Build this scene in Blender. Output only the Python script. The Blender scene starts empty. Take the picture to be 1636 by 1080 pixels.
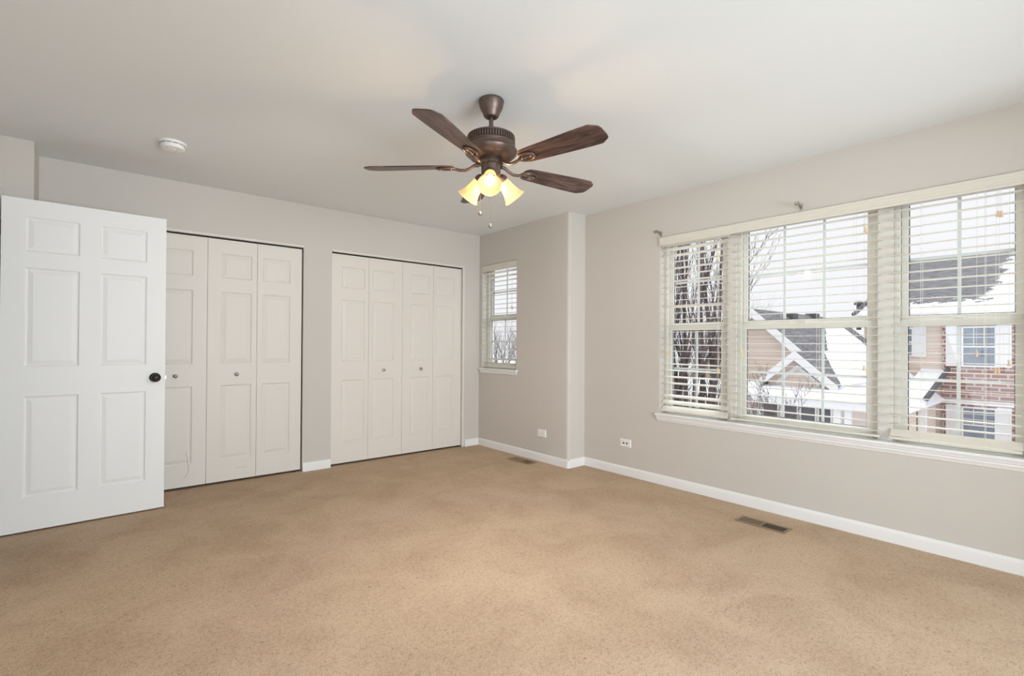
import bpy, math, random
from mathutils import Matrix, Vector, noise

# ------------------------------------------------------------------ camera
SC = bpy.context.scene
COL = SC.collection
W, H = 1636.0, 1080.0
CF, CYAW, CH, CPY, CPITCH, CROLL, CPX = 784.7465, 0.8701, 1.1701, 546.2434, 0.0056, 0.0063, 818.2164
_c, _s, _cp, _sp = math.cos(CYAW), math.sin(CYAW), math.cos(CPITCH), math.sin(CPITCH)
_F = Vector((_c * _cp, _s * _cp, _sp)); _R0 = Vector((_s, -_c, 0)); _U0 = Vector((-_c * _sp, -_s * _sp, _cp))
_R = _R0 * math.cos(CROLL) + _U0 * math.sin(CROLL)
_U = _U0 * math.cos(CROLL) - _R0 * math.sin(CROLL)
cd = bpy.data.cameras.new('camera'); cam = bpy.data.objects.new('camera', cd); COL.objects.link(cam)
cam.matrix_world = Matrix(((_R.x, _U.x, -_F.x, 0), (_R.y, _U.y, -_F.y, 0), (_R.z, _U.z, -_F.z, CH), (0, 0, 0, 1)))
cd.sensor_width = 36; cd.lens = CF * 36 / W
cd.shift_x = -(CPX - 818) / W; cd.shift_y = (CPY - 540) / W
cd.clip_start = 0.02; cd.clip_end = 500
SC.camera = cam

def at(px, py, axis, v):
    """the point where the line of sight through photo pixel (px, py) meets the plane axis = v"""
    r = _F + _R * ((px - CPX) / CF) + _U * (-(py - CPY) / CF)
    o = Vector((0, 0, CH)); t = (v - o[axis]) / r[axis]
    return o + r * t

# ------------------------------------------------------------------ view, world, lights
SC.view_settings.view_transform = 'Standard'
try: SC.view_settings.look = 'None'
except Exception: pass
SC.view_settings.gamma = 1; SC.view_settings.use_curve_mapping = False
SC.view_settings.exposure = 0.09
SC.cycles.use_denoising = True
try: SC.cycles.denoiser = 'OPENIMAGEDENOISE'
except Exception: pass
SC.cycles.max_bounces = 14; SC.cycles.diffuse_bounces = 8; SC.cycles.glossy_bounces = 4
SC.cycles.transparent_max_bounces = 24; SC.cycles.sample_clamp_indirect = 6
SC.cycles.caustics_reflective = False; SC.cycles.caustics_refractive = False

SKY_H, SKY_Z = 0.99, 1.8
world = bpy.data.worlds.new('overcast_sky'); SC.world = world; world.use_nodes = True
nt = world.node_tree; nt.nodes.clear()
wo = nt.nodes.new('ShaderNodeOutputWorld'); bg = nt.nodes.new('ShaderNodeBackground')
tc = nt.nodes.new('ShaderNodeTexCoord'); sx = nt.nodes.new('ShaderNodeSeparateXYZ'); mr = nt.nodes.new('ShaderNodeMapRange')
mr.inputs['From Min'].default_value = 0.22; mr.inputs['From Max'].default_value = 0.85
mr.inputs['To Min'].default_value = SKY_H; mr.inputs['To Max'].default_value = SKY_Z
nt.links.new(tc.outputs['Generated'], sx.inputs[0]); nt.links.new(sx.outputs['Z'], mr.inputs['Value'])
nt.links.new(mr.outputs[0], bg.inputs['Strength']); nt.links.new(bg.outputs[0], wo.inputs[0])
bg.inputs['Color'].default_value = (0.95, 0.955, 1.0, 1)

def area(name, loc, target, sx_, sy_, power, color=(1, 1, 1), spread=math.pi):
    l = bpy.data.lights.new(name, 'AREA'); l.shape = 'RECTANGLE'; l.size = sx_; l.size_y = sy_
    l.energy = power; l.color = color; l.spread = spread
    o = bpy.data.objects.new(name, l); COL.objects.link(o); o.location = loc
    o.rotation_euler = (Vector(target) - Vector(loc)).to_track_quat('-Z', 'Y').to_euler()
    return o
# area lamp added to boost the overcast sky, well above what the windows show
area('sky_fill', (6.2, 1.2, 5.2), (3.4, 1.3, 0.9), 5.0, 2.6, 650, (0.86, 0.94, 1.0))
# unseen fill lamp added behind the camera, shining through an opening cut for it
area('rear_fill', (1.45, -2.55, 1.05), (1.55, 4.0, 1.45), 2.7, 1.6, 132, (0.785, 0.90, 1.0), math.radians(140))
area('left_fill', (-0.44, 0.9, 1.0), (3.6, 1.6, 0.8), 2.0, 1.2, 19, (0.80, 0.90, 1.0), math.radians(130))  # unseen fill lamp added along the left wall

# ------------------------------------------------------------------ materials
def mat(name, color, rough=0.6, metallic=0.0, spec=0.3, bump=None, var=None, emit=None):
    m = bpy.data.materials.new(name); m.use_nodes = True
    n = m.node_tree; b = n.nodes['Principled BSDF']
    b.inputs['Base Color'].default_value = (*color, 1); b.inputs['Roughness'].default_value = rough
    b.inputs['Metallic'].default_value = metallic; b.inputs['Specular IOR Level'].default_value = spec
    t = n.nodes.new('ShaderNodeTexCoord')
    if var:   # (scale, amount)
        ns = n.nodes.new('ShaderNodeTexNoise'); ns.inputs['Scale'].default_value = var[0]; ns.inputs['Detail'].default_value = 4
        mx = n.nodes.new('ShaderNodeMix'); mx.data_type = 'RGBA'
        mx.inputs['A'].default_value = (*[c * (1 - var[1]) for c in color], 1)
        mx.inputs['B'].default_value = (*[min(1, c * (1 + var[1])) for c in color], 1)
        n.links.new(t.outputs['Object'], ns.inputs['Vector']); n.links.new(ns.outputs['Fac'], mx.inputs['Factor'])
        n.links.new(mx.outputs['Result'], b.inputs['Base Color'])
    if bump:  # (scale, strength, distance)
        ns = n.nodes.new('ShaderNodeTexNoise'); ns.inputs['Scale'].default_value = bump[0]; ns.inputs['Detail'].default_value = 3
        bp = n.nodes.new('ShaderNodeBump'); bp.inputs['Strength'].default_value = bump[1]; bp.inputs['Distance'].default_value = bump[2]
        n.links.new(t.outputs['Object'], ns.inputs['Vector']); n.links.new(ns.outputs['Fac'], bp.inputs['Height'])
        n.links.new(bp.outputs[0], b.inputs['Normal'])
    if emit:
        b.inputs['Emission Color'].default_value = (*emit[0], 1); b.inputs['Emission Strength'].default_value = emit[1]
    return m

M = {}
M['wall'] = mat('greige_wall_paint', (0.58, 0.545, 0.50), 0.75, bump=(160, 0.12, 0.002))
M['ceiling'] = mat('flat_ceiling_paint', (0.765, 0.79, 0.795), 0.9, bump=(120, 0.1, 0.002))
M['trim'] = mat('white_trim_paint', (0.79, 0.785, 0.775), 0.4)
M['door'] = mat('white_door_paint', (0.80, 0.795, 0.78), 0.45, bump=(90, 0.06, 0.001))
M['closet'] = mat('cream_closet_door_paint', (0.71, 0.665, 0.61), 0.45)
M['blind'] = mat('cream_blind_vinyl', (0.69, 0.66, 0.58), 0.45)
M['cord'] = mat('blind_cord', (0.75, 0.73, 0.68), 0.8)
M['tassel'] = mat('tassel_wood', (0.74, 0.58, 0.36), 0.5)
M['vinyl'] = mat('window_vinyl', (0.68, 0.665, 0.615), 0.4)
M['muntin'] = mat('grille_bar', (0.70, 0.74, 0.74), 0.5)
M['gasket'] = mat('dark_gasket', (0.05, 0.06, 0.06), 0.6)
M['bronze'] = mat('oil_rubbed_bronze', (0.15, 0.105, 0.085), 0.40, metallic=0.65, spec=0.5, var=(30, 0.2))
M['bronze_dark'] = mat('bronze_recess', (0.03, 0.022, 0.018), 0.6)
M['nickel'] = mat('brushed_nickel', (0.42, 0.38, 0.34), 0.35, metallic=0.9)
M['black'] = mat('dark_bronze_knob', (0.025, 0.02, 0.02), 0.3, metallic=0.4, spec=0.5)
M['plastic'] = mat('white_plastic', (0.82, 0.81, 0.79), 0.4)
M['slot'] = mat('dark_slot', (0.03, 0.028, 0.025), 0.7)
M['vent'] = mat('brown_register_metal', (0.28, 0.20, 0.13), 0.45, metallic=0.3)
M['scuff'] = mat('scuff_mark', (0.42, 0.34, 0.28), 0.8)
M['dark'] = mat('closet_dark', (0.10, 0.09, 0.08), 0.9)
M['bulb'] = mat('lit_bulb', (1, 0.9, 0.75), 0.5, emit=((1.0, 0.86, 0.62), 5))

def shade_mat():
    m = bpy.data.materials.new('frosted_shade_glass'); m.use_nodes = True; n = m.node_tree; n.nodes.clear()
    out = n.nodes.new('ShaderNodeOutputMaterial'); add = n.nodes.new('ShaderNodeAddShader'); mx = n.nodes.new('ShaderNodeMixShader')
    d = n.nodes.new('ShaderNodeBsdfDiffuse'); d.inputs[0].default_value = (0.80, 0.64, 0.42, 1)
    tl = n.nodes.new('ShaderNodeBsdfTranslucent'); tl.inputs[0].default_value = (0.90, 0.70, 0.42, 1)
    em = n.nodes.new('ShaderNodeEmission'); em.inputs[0].default_value = (1.0, 0.80, 0.50, 1); em.inputs[1].default_value = 0.2
    mx.inputs[0].default_value = 0.6
    n.links.new(d.outputs[0], mx.inputs[1]); n.links.new(tl.outputs[0], mx.inputs[2])
    n.links.new(mx.outputs[0], add.inputs[0]); n.links.new(em.outputs[0], add.inputs[1]); n.links.new(add.outputs[0], out.inputs[0])
    return m
M['shade'] = shade_mat()

def glass_mat():
    m = bpy.data.materials.new('window_glass'); m.use_nodes = True; n = m.node_tree; n.nodes.clear()
    out = n.nodes.new('ShaderNodeOutputMaterial'); mx = n.nodes.new('ShaderNodeMixShader')
    t = n.nodes.new('ShaderNodeBsdfTransparent'); t.inputs[0].default_value = (0.975, 0.98, 0.98, 1)
    g = n.nodes.new('ShaderNodeBsdfGlossy'); g.inputs['Roughness'].default_value = 0.02
    f = n.nodes.new('ShaderNodeFresnel'); f.inputs[0].default_value = 1.5
    ge = n.nodes.new('ShaderNodeNewGeometry'); inv = n.nodes.new('ShaderNodeMath'); inv.operation = 'SUBTRACT'; inv.inputs[0].default_value = 1.0
    mu_ = n.nodes.new('ShaderNodeMath'); mu_.operation = 'MULTIPLY'; n.links.new(ge.outputs['Backfacing'], inv.inputs[1])
    n.links.new(f.outputs[0], mu_.inputs[0]); n.links.new(inv.outputs[0], mu_.inputs[1])      # reflect only on entering: no false total reflection inside the thin pane
    n.links.new(mu_.outputs[0], mx.inputs[0]); n.links.new(t.outputs[0], mx.inputs[1]); n.links.new(g.outputs[0], mx.inputs[2])
    n.links.new(mx.outputs[0], out.inputs[0])
    return m
M['glass'] = glass_mat()
M['screen'] = None

def wood_mat():
    m = bpy.data.materials.new('walnut_blade'); m.use_nodes = True; n = m.node_tree; b = n.nodes['Principled BSDF']
    t = n.nodes.new('ShaderNodeTexCoord'); mp = n.nodes.new('ShaderNodeMapping'); mp.inputs['Scale'].default_value = (3, 26, 3)
    ns = n.nodes.new('ShaderNodeTexNoise'); ns.inputs['Scale'].default_value = 2.2; ns.inputs['Detail'].default_value = 8; ns.inputs['Distortion'].default_value = 1.2
    r = n.nodes.new('ShaderNodeValToRGB'); r.color_ramp.elements[0].position = 0.42; r.color_ramp.elements[0].color = (0.030, 0.018, 0.015, 1)
    r.color_ramp.elements[1].position = 0.64; r.color_ramp.elements[1].color = (0.13, 0.068, 0.055, 1)
    n.links.new(t.outputs['Object'], mp.inputs[0]); n.links.new(mp.outputs[0], ns.inputs['Vector']); n.links.new(ns.outputs['Fac'], r.inputs[0])
    n.links.new(r.outputs[0], b.inputs['Base Color']); b.inputs['Roughness'].default_value = 0.42
    return m
M['wood'] = wood_mat()

def carpet_mat():
    m = bpy.data.materials.new('beige_carpet'); m.use_nodes = True; n = m.node_tree; b = n.nodes['Principled BSDF']
    L = n.links.new
    t = n.nodes.new('ShaderNodeTexCoord')
    big = n.nodes.new('ShaderNodeTexNoise'); big.inputs['Scale'].default_value = 2.3; big.inputs['Detail'].default_value = 5; big.inputs['Roughness'].default_value = 0.6
    big.inputs['Distortion'].default_value = 0.6
    fine = n.nodes.new('ShaderNodeTexNoise'); fine.inputs['Scale'].default_value = 95; fine.inputs['Detail'].default_value = 4; fine.inputs['Roughness'].default_value = 0.75
    fine.inputs['Distortion'].default_value = 1.5
    for x in (big, fine): L(t.outputs['Object'], x.inputs['Vector'])
    r1 = n.nodes.new('ShaderNodeValToRGB'); r1.color_ramp.elements[0].position = 0.36; r1.color_ramp.elements[0].color = (0.515, 0.38, 0.268, 1)
    r1.color_ramp.elements[1].position = 0.62; r1.color_ramp.elements[1].color = (0.60, 0.455, 0.328, 1)
    r2 = n.nodes.new('ShaderNodeValToRGB'); r2.color_ramp.elements[0].position = 0.30; r2.color_ramp.elements[0].color = (0.42, 0.38, 0.34, 1)
    r2.color_ramp.elements[1].position = 0.52; r2.color_ramp.elements[1].color = (1, 1, 1, 1)
    mx = n.nodes.new('ShaderNodeMix'); mx.data_type = 'RGBA'; mx.blend_type = 'MULTIPLY'; mx.inputs['Factor'].default_value = 0.85
    L(big.outputs['Fac'], r1.inputs[0]); L(fine.outputs['Fac'], r2.inputs[0]); L(r1.outputs[0], mx.inputs['A']); L(r2.outputs[0], mx.inputs['B'])
    L(mx.outputs['Result'], b.inputs['Base Color'])
    bp = n.nodes.new('ShaderNodeBump'); bp.inputs['Strength'].default_value = 0.6; bp.inputs['Distance'].default_value = 0.006
    L(fine.outputs['Fac'], bp.inputs['Height']); L(bp.outputs[0], b.inputs['Normal'])
    b.inputs['Roughness'].default_value = 1.0; b.inputs['Specular IOR Level'].default_value = 0.05
    return m
M['carpet'] = carpet_mat()

# outdoors
M['snow'] = mat('snow', (0.84, 0.86, 0.90), 0.8, var=(2.0, 0.04))
M['white_out'] = mat('white_exterior_trim', (0.80, 0.80, 0.79), 0.6)
M['peach_wall'] = mat('plain_beige_exterior', (0.70, 0.60, 0.54), 0.8)
M['pane_out'] = mat('exterior_window_glass', (0.22, 0.26, 0.31), 0.15, spec=0.6, var=(3, 0.35))
M['pane_dark'] = mat('dark_patio_glass', (0.11, 0.12, 0.13), 0.25, spec=0.5, var=(2, 0.4))
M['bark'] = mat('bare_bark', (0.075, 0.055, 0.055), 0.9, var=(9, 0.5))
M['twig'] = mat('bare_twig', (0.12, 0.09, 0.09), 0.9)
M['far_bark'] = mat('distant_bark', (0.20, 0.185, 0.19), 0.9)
M['gutter'] = mat('dark_roof_edge', (0.10, 0.10, 0.11), 0.6)

def stripes_mat(name, c1, c2, pitch):      # lap siding: narrow joint line every `pitch` metres
    m = bpy.data.materials.new(name); m.use_nodes = True; n = m.node_tree; b = n.nodes['Principled BSDF']; L = n.links.new
    t = n.nodes.new('ShaderNodeTexCoord'); s = n.nodes.new('ShaderNodeSeparateXYZ'); d = n.nodes.new('ShaderNodeMath'); d.operation = 'DIVIDE'; d.inputs[1].default_value = pitch
    f = n.nodes.new('ShaderNodeMath'); f.operation = 'FRACT'; r = n.nodes.new('ShaderNodeValToRGB')
    r.color_ramp.elements[0].position = 0.0; r.color_ramp.elements[0].color = (*c2, 1); r.color_ramp.elements[1].position = 0.22; r.color_ramp.elements[1].color = (*c1, 1)
    L(t.outputs['Object'], s.inputs[0]); L(s.outputs['Z'], d.inputs[0]); L(d.outputs[0], f.inputs[0]); L(f.outputs[0], r.inputs[0]); L(r.outputs[0], b.inputs['Base Color'])
    b.inputs['Roughness'].default_value = 0.8
    return m
M['siding'] = stripes_mat('beige_lap_siding', (0.74, 0.63, 0.54), (0.52, 0.43, 0.37), 0.14)

def brick_mat():
    m = bpy.data.materials.new('red_brick'); m.use_nodes = True; n = m.node_tree; b = n.nodes['Principled BSDF']; L = n.links.new
    t = n.nodes.new('ShaderNodeTexCoord'); s = n.nodes.new('ShaderNodeSeparateXYZ'); c = n.nodes.new('ShaderNodeCombineXYZ'); br = n.nodes.new('ShaderNodeTexBrick')
    L(t.outputs['Object'], s.inputs[0]); L(s.outputs['Y'], c.inputs['X']); L(s.outputs['Z'], c.inputs['Y']); L(c.outputs[0], br.inputs['Vector'])
    br.inputs['Color1'].default_value = (0.30, 0.13, 0.10, 1); br.inputs['Color2'].default_value = (0.40, 0.20, 0.16, 1); br.inputs['Mortar'].default_value = (0.52, 0.48, 0.45, 1)
    br.inputs['Scale'].default_value = 1.0; br.inputs['Brick Width'].default_value = 0.46; br.inputs['Row Height'].default_value = 0.165; br.inputs['Mortar Size'].default_value = 0.028
    L(br.outputs['Color'], b.inputs['Base Color']); b.inputs['Roughness'].default_value = 0.9
    return m
M['brick'] = brick_mat()

def roof_mat(name, conds, conds2=(), amount=1.8):
    """grey shingles showing through a ragged snow cover. conds: (axis, sign, limit) - shingles where all hold"""
    m = bpy.data.materials.new(name); m.use_nodes = True; n = m.node_tree; b = n.nodes['Principled BSDF']; L = n.links.new
    t = n.nodes.new('ShaderNodeTexCoord'); s = n.nodes.new('ShaderNodeSeparateXYZ'); L(t.outputs['Object'], s.inputs[0])
    ns = n.nodes.new('ShaderNodeTexNoise'); ns.inputs['Scale'].default_value = 1.6; ns.inputs['Detail'].default_value = 7; ns.inputs['Roughness'].default_value = 0.7
    L(t.outputs['Object'], ns.inputs['Vector'])
    sub = n.nodes.new('ShaderNodeMath'); sub.operation = 'SUBTRACT'; L(ns.outputs['Fac'], sub.inputs[0]); sub.inputs[1].default_value = 0.5
    amp = n.nodes.new('ShaderNodeMath'); amp.operation = 'MULTIPLY'; L(sub.outputs[0], amp.inputs[0]); amp.inputs[1].default_value = amount
    last = None; groups = []
    for ax, sg, lim, *mm in list(conds) + [(None, 0, 0)] + list(conds2):
        if ax is None: groups.append(last); last = None; continue
        a = n.nodes.new('ShaderNodeMath'); a.operation = 'ADD'; L(s.outputs['XYZ'[ax]], a.inputs[0])
        if mm:
            k = n.nodes.new('ShaderNodeMath'); k.operation = 'MULTIPLY_ADD'; L(s.outputs['Z'], k.inputs[0]); k.inputs[1].default_value = -mm[0]; L(s.outputs['XYZ'[ax]], k.inputs[2]); L(k.outputs[0], a.inputs[0])
        L(amp.outputs[0], a.inputs[1])
        g = n.nodes.new('ShaderNodeMath'); g.operation = 'GREATER_THAN' if sg > 0 else 'LESS_THAN'; L(a.outputs[0], g.inputs[0]); g.inputs[1].default_value = lim
        if last is None: last = g
        else:
            p = n.nodes.new('ShaderNodeMath'); p.operation = 'MULTIPLY'; L(last.outputs[0], p.inputs[0]); L(g.outputs[0], p.inputs[1]); last = p
    if last is None: last = groups[0]
    else:
        p = n.nodes.new('ShaderNodeMath'); p.operation = 'MAXIMUM'; L(last.outputs[0], p.inputs[0]); L(groups[0].outputs[0], p.inputs[1]); last = p
    sh = n.nodes.new('ShaderNodeTexNoise'); sh.inputs['Scale'].default_value = 5; sh.inputs['Detail'].default_value = 6
    mp = n.nodes.new('ShaderNodeMapping'); mp.inputs['Scale'].default_value = (0.6, 0.6, 5); L(t.outputs['Object'], mp.inputs[0]); L(mp.outputs[0], sh.inputs['Vector'])
    r = n.nodes.new('ShaderNodeValToRGB'); r.color_ramp.elements[0].position = 0.35; r.color_ramp.elements[0].color = (0.11, 0.11, 0.12, 1)
    r.color_ramp.elements[1].position = 0.65; r.color_ramp.elements[1].color = (0.25, 0.25, 0.26, 1); L(sh.outputs['Fac'], r.inputs[0])
    mx = n.nodes.new('ShaderNodeMix'); mx.data_type = 'RGBA'; mx.inputs['A'].default_value = (0.84, 0.86, 0.90, 1)
    if last is None: mx.inputs['Factor'].default_value = 1
    else: L(last.outputs[0], mx.inputs['Factor'])
    L(r.outputs[0], mx.inputs['B']); L(mx.outputs['Result'], b.inputs['Base Color']); b.inputs['Roughness'].default_value = 0.85
    return m

# ------------------------------------------------------------------ mesh helpers
class MB:
    def __init__(s): s.v = []; s.f = []
    def add(s, vs, fs, T=None):
        k = len(s.v); s.v += [tuple(T @ Vector(v)) if T else tuple(v) for v in vs]; s.f += [tuple(i + k for i in f) for f in fs]; return s
    def box(s, x0, x1, y0, y1, z0, z1, T=None):
        return s.add([(x0, y0, z0), (x1, y0, z0), (x1, y1, z0), (x0, y1, z0), (x0, y0, z1), (x1, y0, z1), (x1, y1, z1), (x0, y1, z1)],
                     [(0, 3, 2, 1), (4, 5, 6, 7), (0, 1, 5, 4), (1, 2, 6, 5), (2, 3, 7, 6), (3, 0, 4, 7)], T)
    def prism(s, poly, h0, h1, T=None):      # poly in xy, extruded along z
        n = len(poly)
        vs = [(x, y, h0) for x, y in poly] + [(x, y, h1) for x, y in poly]
        fs = [tuple(reversed(range(n))), tuple(range(n, 2 * n))] + [(i, (i + 1) % n, n + (i + 1) % n, n + i) for i in range(n)]
        return s.add(vs, fs, T)
    def lathe(s, prof, n=32, T=None):        # prof: (r, z)
        vs = []; fs = []
        for r, z in prof:
            for i in range(n):
                a = 2 * math.pi * i / n; vs.append((r * math.cos(a), r * math.sin(a), z))
        for j in range(len(prof) - 1):
            for i in range(n):
                a, b = j * n + i, j * n + (i + 1) % n; fs.append((a, b, b + n, a + n))
        return s.add(vs, fs, T)
    def tube(s, pts, rs, n=6, cap=True):
        pts = [Vector(p) for p in pts]
        if not hasattr(rs, '__len__'): rs = [rs] * len(pts)
        k = len(s.v); ref = None
        for i, p in enumerate(pts):
            d = (pts[min(i + 1, len(pts) - 1)] - pts[max(i - 1, 0)]).normalized()
            if ref is None: ref = Vector((0, 0, 1)) if abs(d.z) < 0.9 else Vector((1, 0, 0))
            u = d.cross(ref).normalized(); w = d.cross(u).normalized(); ref = -w if False else u.cross(d)
            for j in range(n):
                a = 2 * math.pi * j / n; s.v.append(tuple(p + (u * math.cos(a) + w * math.sin(a)) * rs[i]))
        for i in range(len(pts) - 1):
            for j in range(n):
                a, b = k + i * n + j, k + i * n + (j + 1) % n; s.f.append((a, b, b + n, a + n))
        if cap:
            s.f.append(tuple(k + j for j in range(n))[::-1]); s.f.append(tuple(k + (len(pts) - 1) * n + j for j in range(n)))
        return s
    def build(s, name, m, parent=None, smooth=None, bevel=0.0, fix=True):
        me = bpy.data.meshes.new(name); me.from_pydata(s.v, [], s.f); me.update()
        if fix:
            import bmesh
            bm = bmesh.new(); bm.from_mesh(me); bmesh.ops.recalc_face_normals(bm, faces=bm.faces); bm.to_mesh(me); bm.free()
        me.materials.append(m)
        if smooth is not None:
            me.polygons.foreach_set('use_smooth', [True] * len(me.polygons)); me.set_sharp_from_angle(angle=math.radians(smooth))
        o = bpy.data.objects.new(name, me); COL.objects.link(o)
        if parent: o.parent = parent
        if bevel:
            b = o.modifiers.new('bevel', 'BEVEL'); b.width = bevel; b.segments = 2; b.limit_method = 'ANGLE'; b.harden_normals = False
        return o

def tag(o, label=None, cat=None, group=None, kind=None):
    if label: o['label'] = label
    if cat: o['category'] = cat
    if group: o['group'] = group
    if kind: o['kind'] = kind
    return o
def empty(name, loc=(0, 0, 0), rz=0.0):
    o = bpy.data.objects.new(name, None); COL.objects.link(o); o.location = loc; o.rotation_euler = (0, 0, rz); o.empty_display_size = 0.1
    return o
def copy_tree(o, parent=None):
    c = o.copy(); COL.objects.link(c); c.parent = parent
    for ch in list(o.children): copy_tree(ch, c)
    return c
def struct(o, label, cat): return tag(o, label, cat, kind='structure')

def rect_minus(a0, a1, z0, z1, holes):
    """cells of a rectangle around rectangular holes"""
    xs = sorted({a0, a1, *[h[0] for h in holes], *[h[1] for h in holes]}); out = []
    for i in range(len(xs) - 1):
        x0, x1 = xs[i], xs[i + 1]; xm = (x0 + x1) / 2
        hs = sorted([(h[2], h[3]) for h in holes if h[0] < xm < h[1]]); z = z0
        for b, t in hs:
            if b > z + 1e-6: out.append((x0, x1, z, b))
            z = t
        if z < z1 - 1e-6: out.append((x0, x1, z, z1))
    return out

# ------------------------------------------------------------------ room shell
XL, YB, YC, X1, X2, YJ, CEIL = -0.47, -0.62, 4.655, 3.42, 3.646, 3.22, 2.44
XB, YBUMP = -0.318, 4.34
o = MB().box(-0.75, 4.0, -2.9, 5.55, -0.2, 0).build('floor', M['carpet']); struct(o, 'beige cut pile carpet covering the whole bedroom floor', 'floor')
o = MB().box(-0.75, 4.0, -2.9, 5.55, CEIL, CEIL + 0.2).build('ceiling', M['ceiling']); struct(o, 'flat pale grey ceiling of the bedroom', 'ceiling')

# closet wall with two openings
OP1, OP2, OPZ = (-0.065, 1.432), (1.690, 3.200), 2.058
b = MB()
for x0, x1, z0, z1 in rect_minus(XB, X1, 0, CEIL, [(OP1[0], OP1[1], 0, OPZ), (OP2[0], OP2[1], 0, OPZ)]): b.box(x0, x1, YC, YC + 0.11, z0, z1)
struct(b.build('wall_back', M['wall']), 'greige wall holding the two closets', 'wall')
b = MB().box(-0.47, 3.6, 5.4, 5.5, 0, CEIL).box(1.50, 1.60, YC + 0.11, 5.4, 0, CEIL)
struct(b.build('wall_closet', M['wall']), 'closet inner wall behind the bifold doors', 'wall')
b = MB().box(-0.62, XB, YBUMP, 5.5, 0, CEIL)
struct(b.build('wall_corner', M['wall']), 'short greige wall section behind the open white door', 'wall')
# left wall with the doorway the open door belongs to
b = MB()
for y0, y1, z0, z1 in rect_minus(YB, YBUMP, 0, CEIL, [(3.385, 4.20, 0, 2.055)]): b.box(XL - 0.13, XL, y0, y1, z0, z1)
struct(b.build('wall_left', M['wall']), 'left greige wall with the entry doorway', 'wall')
b = MB().box(-1.9, -0.6, 3.2, 4.34, 0, 0.01).box(-1.9, -0.6, 3.2, 4.34, 2.40, 2.44).box(-1.9, -0.6, 4.30, 4.34, 0, 2.44).box(-1.9, -0.6, 3.16, 3.2, 0, 2.44).box(-1.95, -1.9, 3.16, 4.34, 0, 2.44)
struct(b.build('wall_hall', M['wall']), 'hallway walls seen through the entry doorway', 'wall')
b = MB()
for x0, x1, z0, z1 in rect_minus(-0.6, 3.8, 0, CEIL, [(-0.1, 3.1, 0, 2.12)]): b.box(x0, x1, YB - 0.13, YB, z0, z1)  # opening made to let the added rear fill lamp in
struct(b.build('wall_front', M['wall']), 'greige wall behind the viewpoint', 'wall')

b = MB().box(-0.6, 3.6, -2.8, -2.7, 0, CEIL).box(-0.7, -0.6, -2.8, -0.75, 0, CEIL).box(3.5, 3.6, -2.7, -0.75, 0, CEIL)  # unseen walls added to box in the rear fill lamp
struct(b.build('wall_fill_box', M['wall']), 'added box walls around the unseen fill lamp behind the viewpoint', 'wall')
# small window wall (projects into the room, soft bullnose corner)
WS = (3.985, 4.600, 0.895, 2.083)
b = MB()
arc = [(X1 + 0.03 - 0.03 * math.cos(a), YJ + 0.03 - 0.03 * math.sin(a)) for a in [math.radians(i * 90 / 8) for i in range(9)]]
b.prism([(X1, 3.60)] + arc + [(X2 + 0.15, YJ), (X2 + 0.15, 3.37), (X1 + 0.15, 3.37), (X1 + 0.15, 3.60)], 0, CEIL)
for y0, y1, z0, z1 in rect_minus(3.60, 5.5, 0, CEIL, [WS]): b.box(X1, X1 + 0.15, y0, y1, z0, z1)
struct(b.build('wall_alcove', M['wall'], smooth=30), 'greige wall with the small window, projecting into the room', 'wall')
# main window wall
WB = (0.205, 2.380, 0.595, 2.088)
b = MB()
for y0, y1, z0, z1 in rect_minus(YB - 0.13, YJ, 0, CEIL, [WB]): b.box(X2, X2 + 0.15, y0, y1, z0, z1)
struct(b.build('wall_right', M['wall']), 'right greige wall with the wide triple window', 'wall')

# baseboards
def baseboard(name, p0, p1, nrm, label, e0=0.0, e1=0.0):
    p0, p1, nrm = Vector((*p0, 0)), Vector((*p1, 0)), Vector((*nrm, 0)); d = (p1 - p0).normalized(); p0 = p0 - d * e0; p1 = p1 + d * e1
    prof = [(0, 0), (0.014, 0), (0.014, 0.058), (0.012, 0.068), (0.006, 0.078), (0, 0.080)]
    vs = [tuple(q + nrm * a + Vector((0, 0, z))) for q in (p0, p1) for a, z in prof]; n = len(prof)
    fs = [tuple(range(n)), tuple(range(n, 2 * n))] + [(i, (i + 1) % n, n + (i + 1) % n, n + i) for i in range(n)]
    return MB().add(vs, fs), label, name
def bb(name, segs, label):
    m = MB()
    for sg in segs:
        q = baseboard(name, *sg[:3], '', *(sg[3:] if len(sg) > 3 else ()))[0]; m.add(q.v, q.f)
    struct(m.build(name, M['trim'], smooth=35), label, 'baseboard')
bb('baseboard_back', [((1.434, YC), (1.688, YC), (0, -1)), ((3.222, YC), (X1, YC), (0, -1)), ((XB, YC), (-0.067, YC), (0, -1))], 'white baseboard beside the closet doors')
bb('baseboard_alcove', [((X1, YC), (X1, YJ + 0.01), (-1, 0)), ((X1 + 0.01, YJ), (X2, YJ), (0, -1))], 'white baseboard under the small window and around the corner')
bb('baseboard_right', [((X2, YJ), (X2, YB), (-1, 0))], 'white baseboard under the wide triple window')
bb('baseboard_front', [((XL, YB), (-0.1, YB), (0, 1)), ((3.1, YB), (X2, YB), (0, 1))], 'white baseboard behind the viewpoint')
bb('baseboard_left', [((XL, YB), (XL, 3.32), (1, 0))], 'white baseboard along the left wall')
# bullnose piece of baseboard at the projecting corner
m = MB()
arc2 = [(X1 + 0.012 - 0.026 * math.cos(a), YJ + 0.012 - 0.026 * math.sin(a)) for a in [math.radians(i * 90 / 6) for i in range(7)]]
m.prism(arc2 + [(X1 + 0.03, YJ + 0.03)], 0, 0.070)
m.build('corner_piece', M['trim'], parent=bpy.data.objects['baseboard_alcove'], smooth=35)

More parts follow.
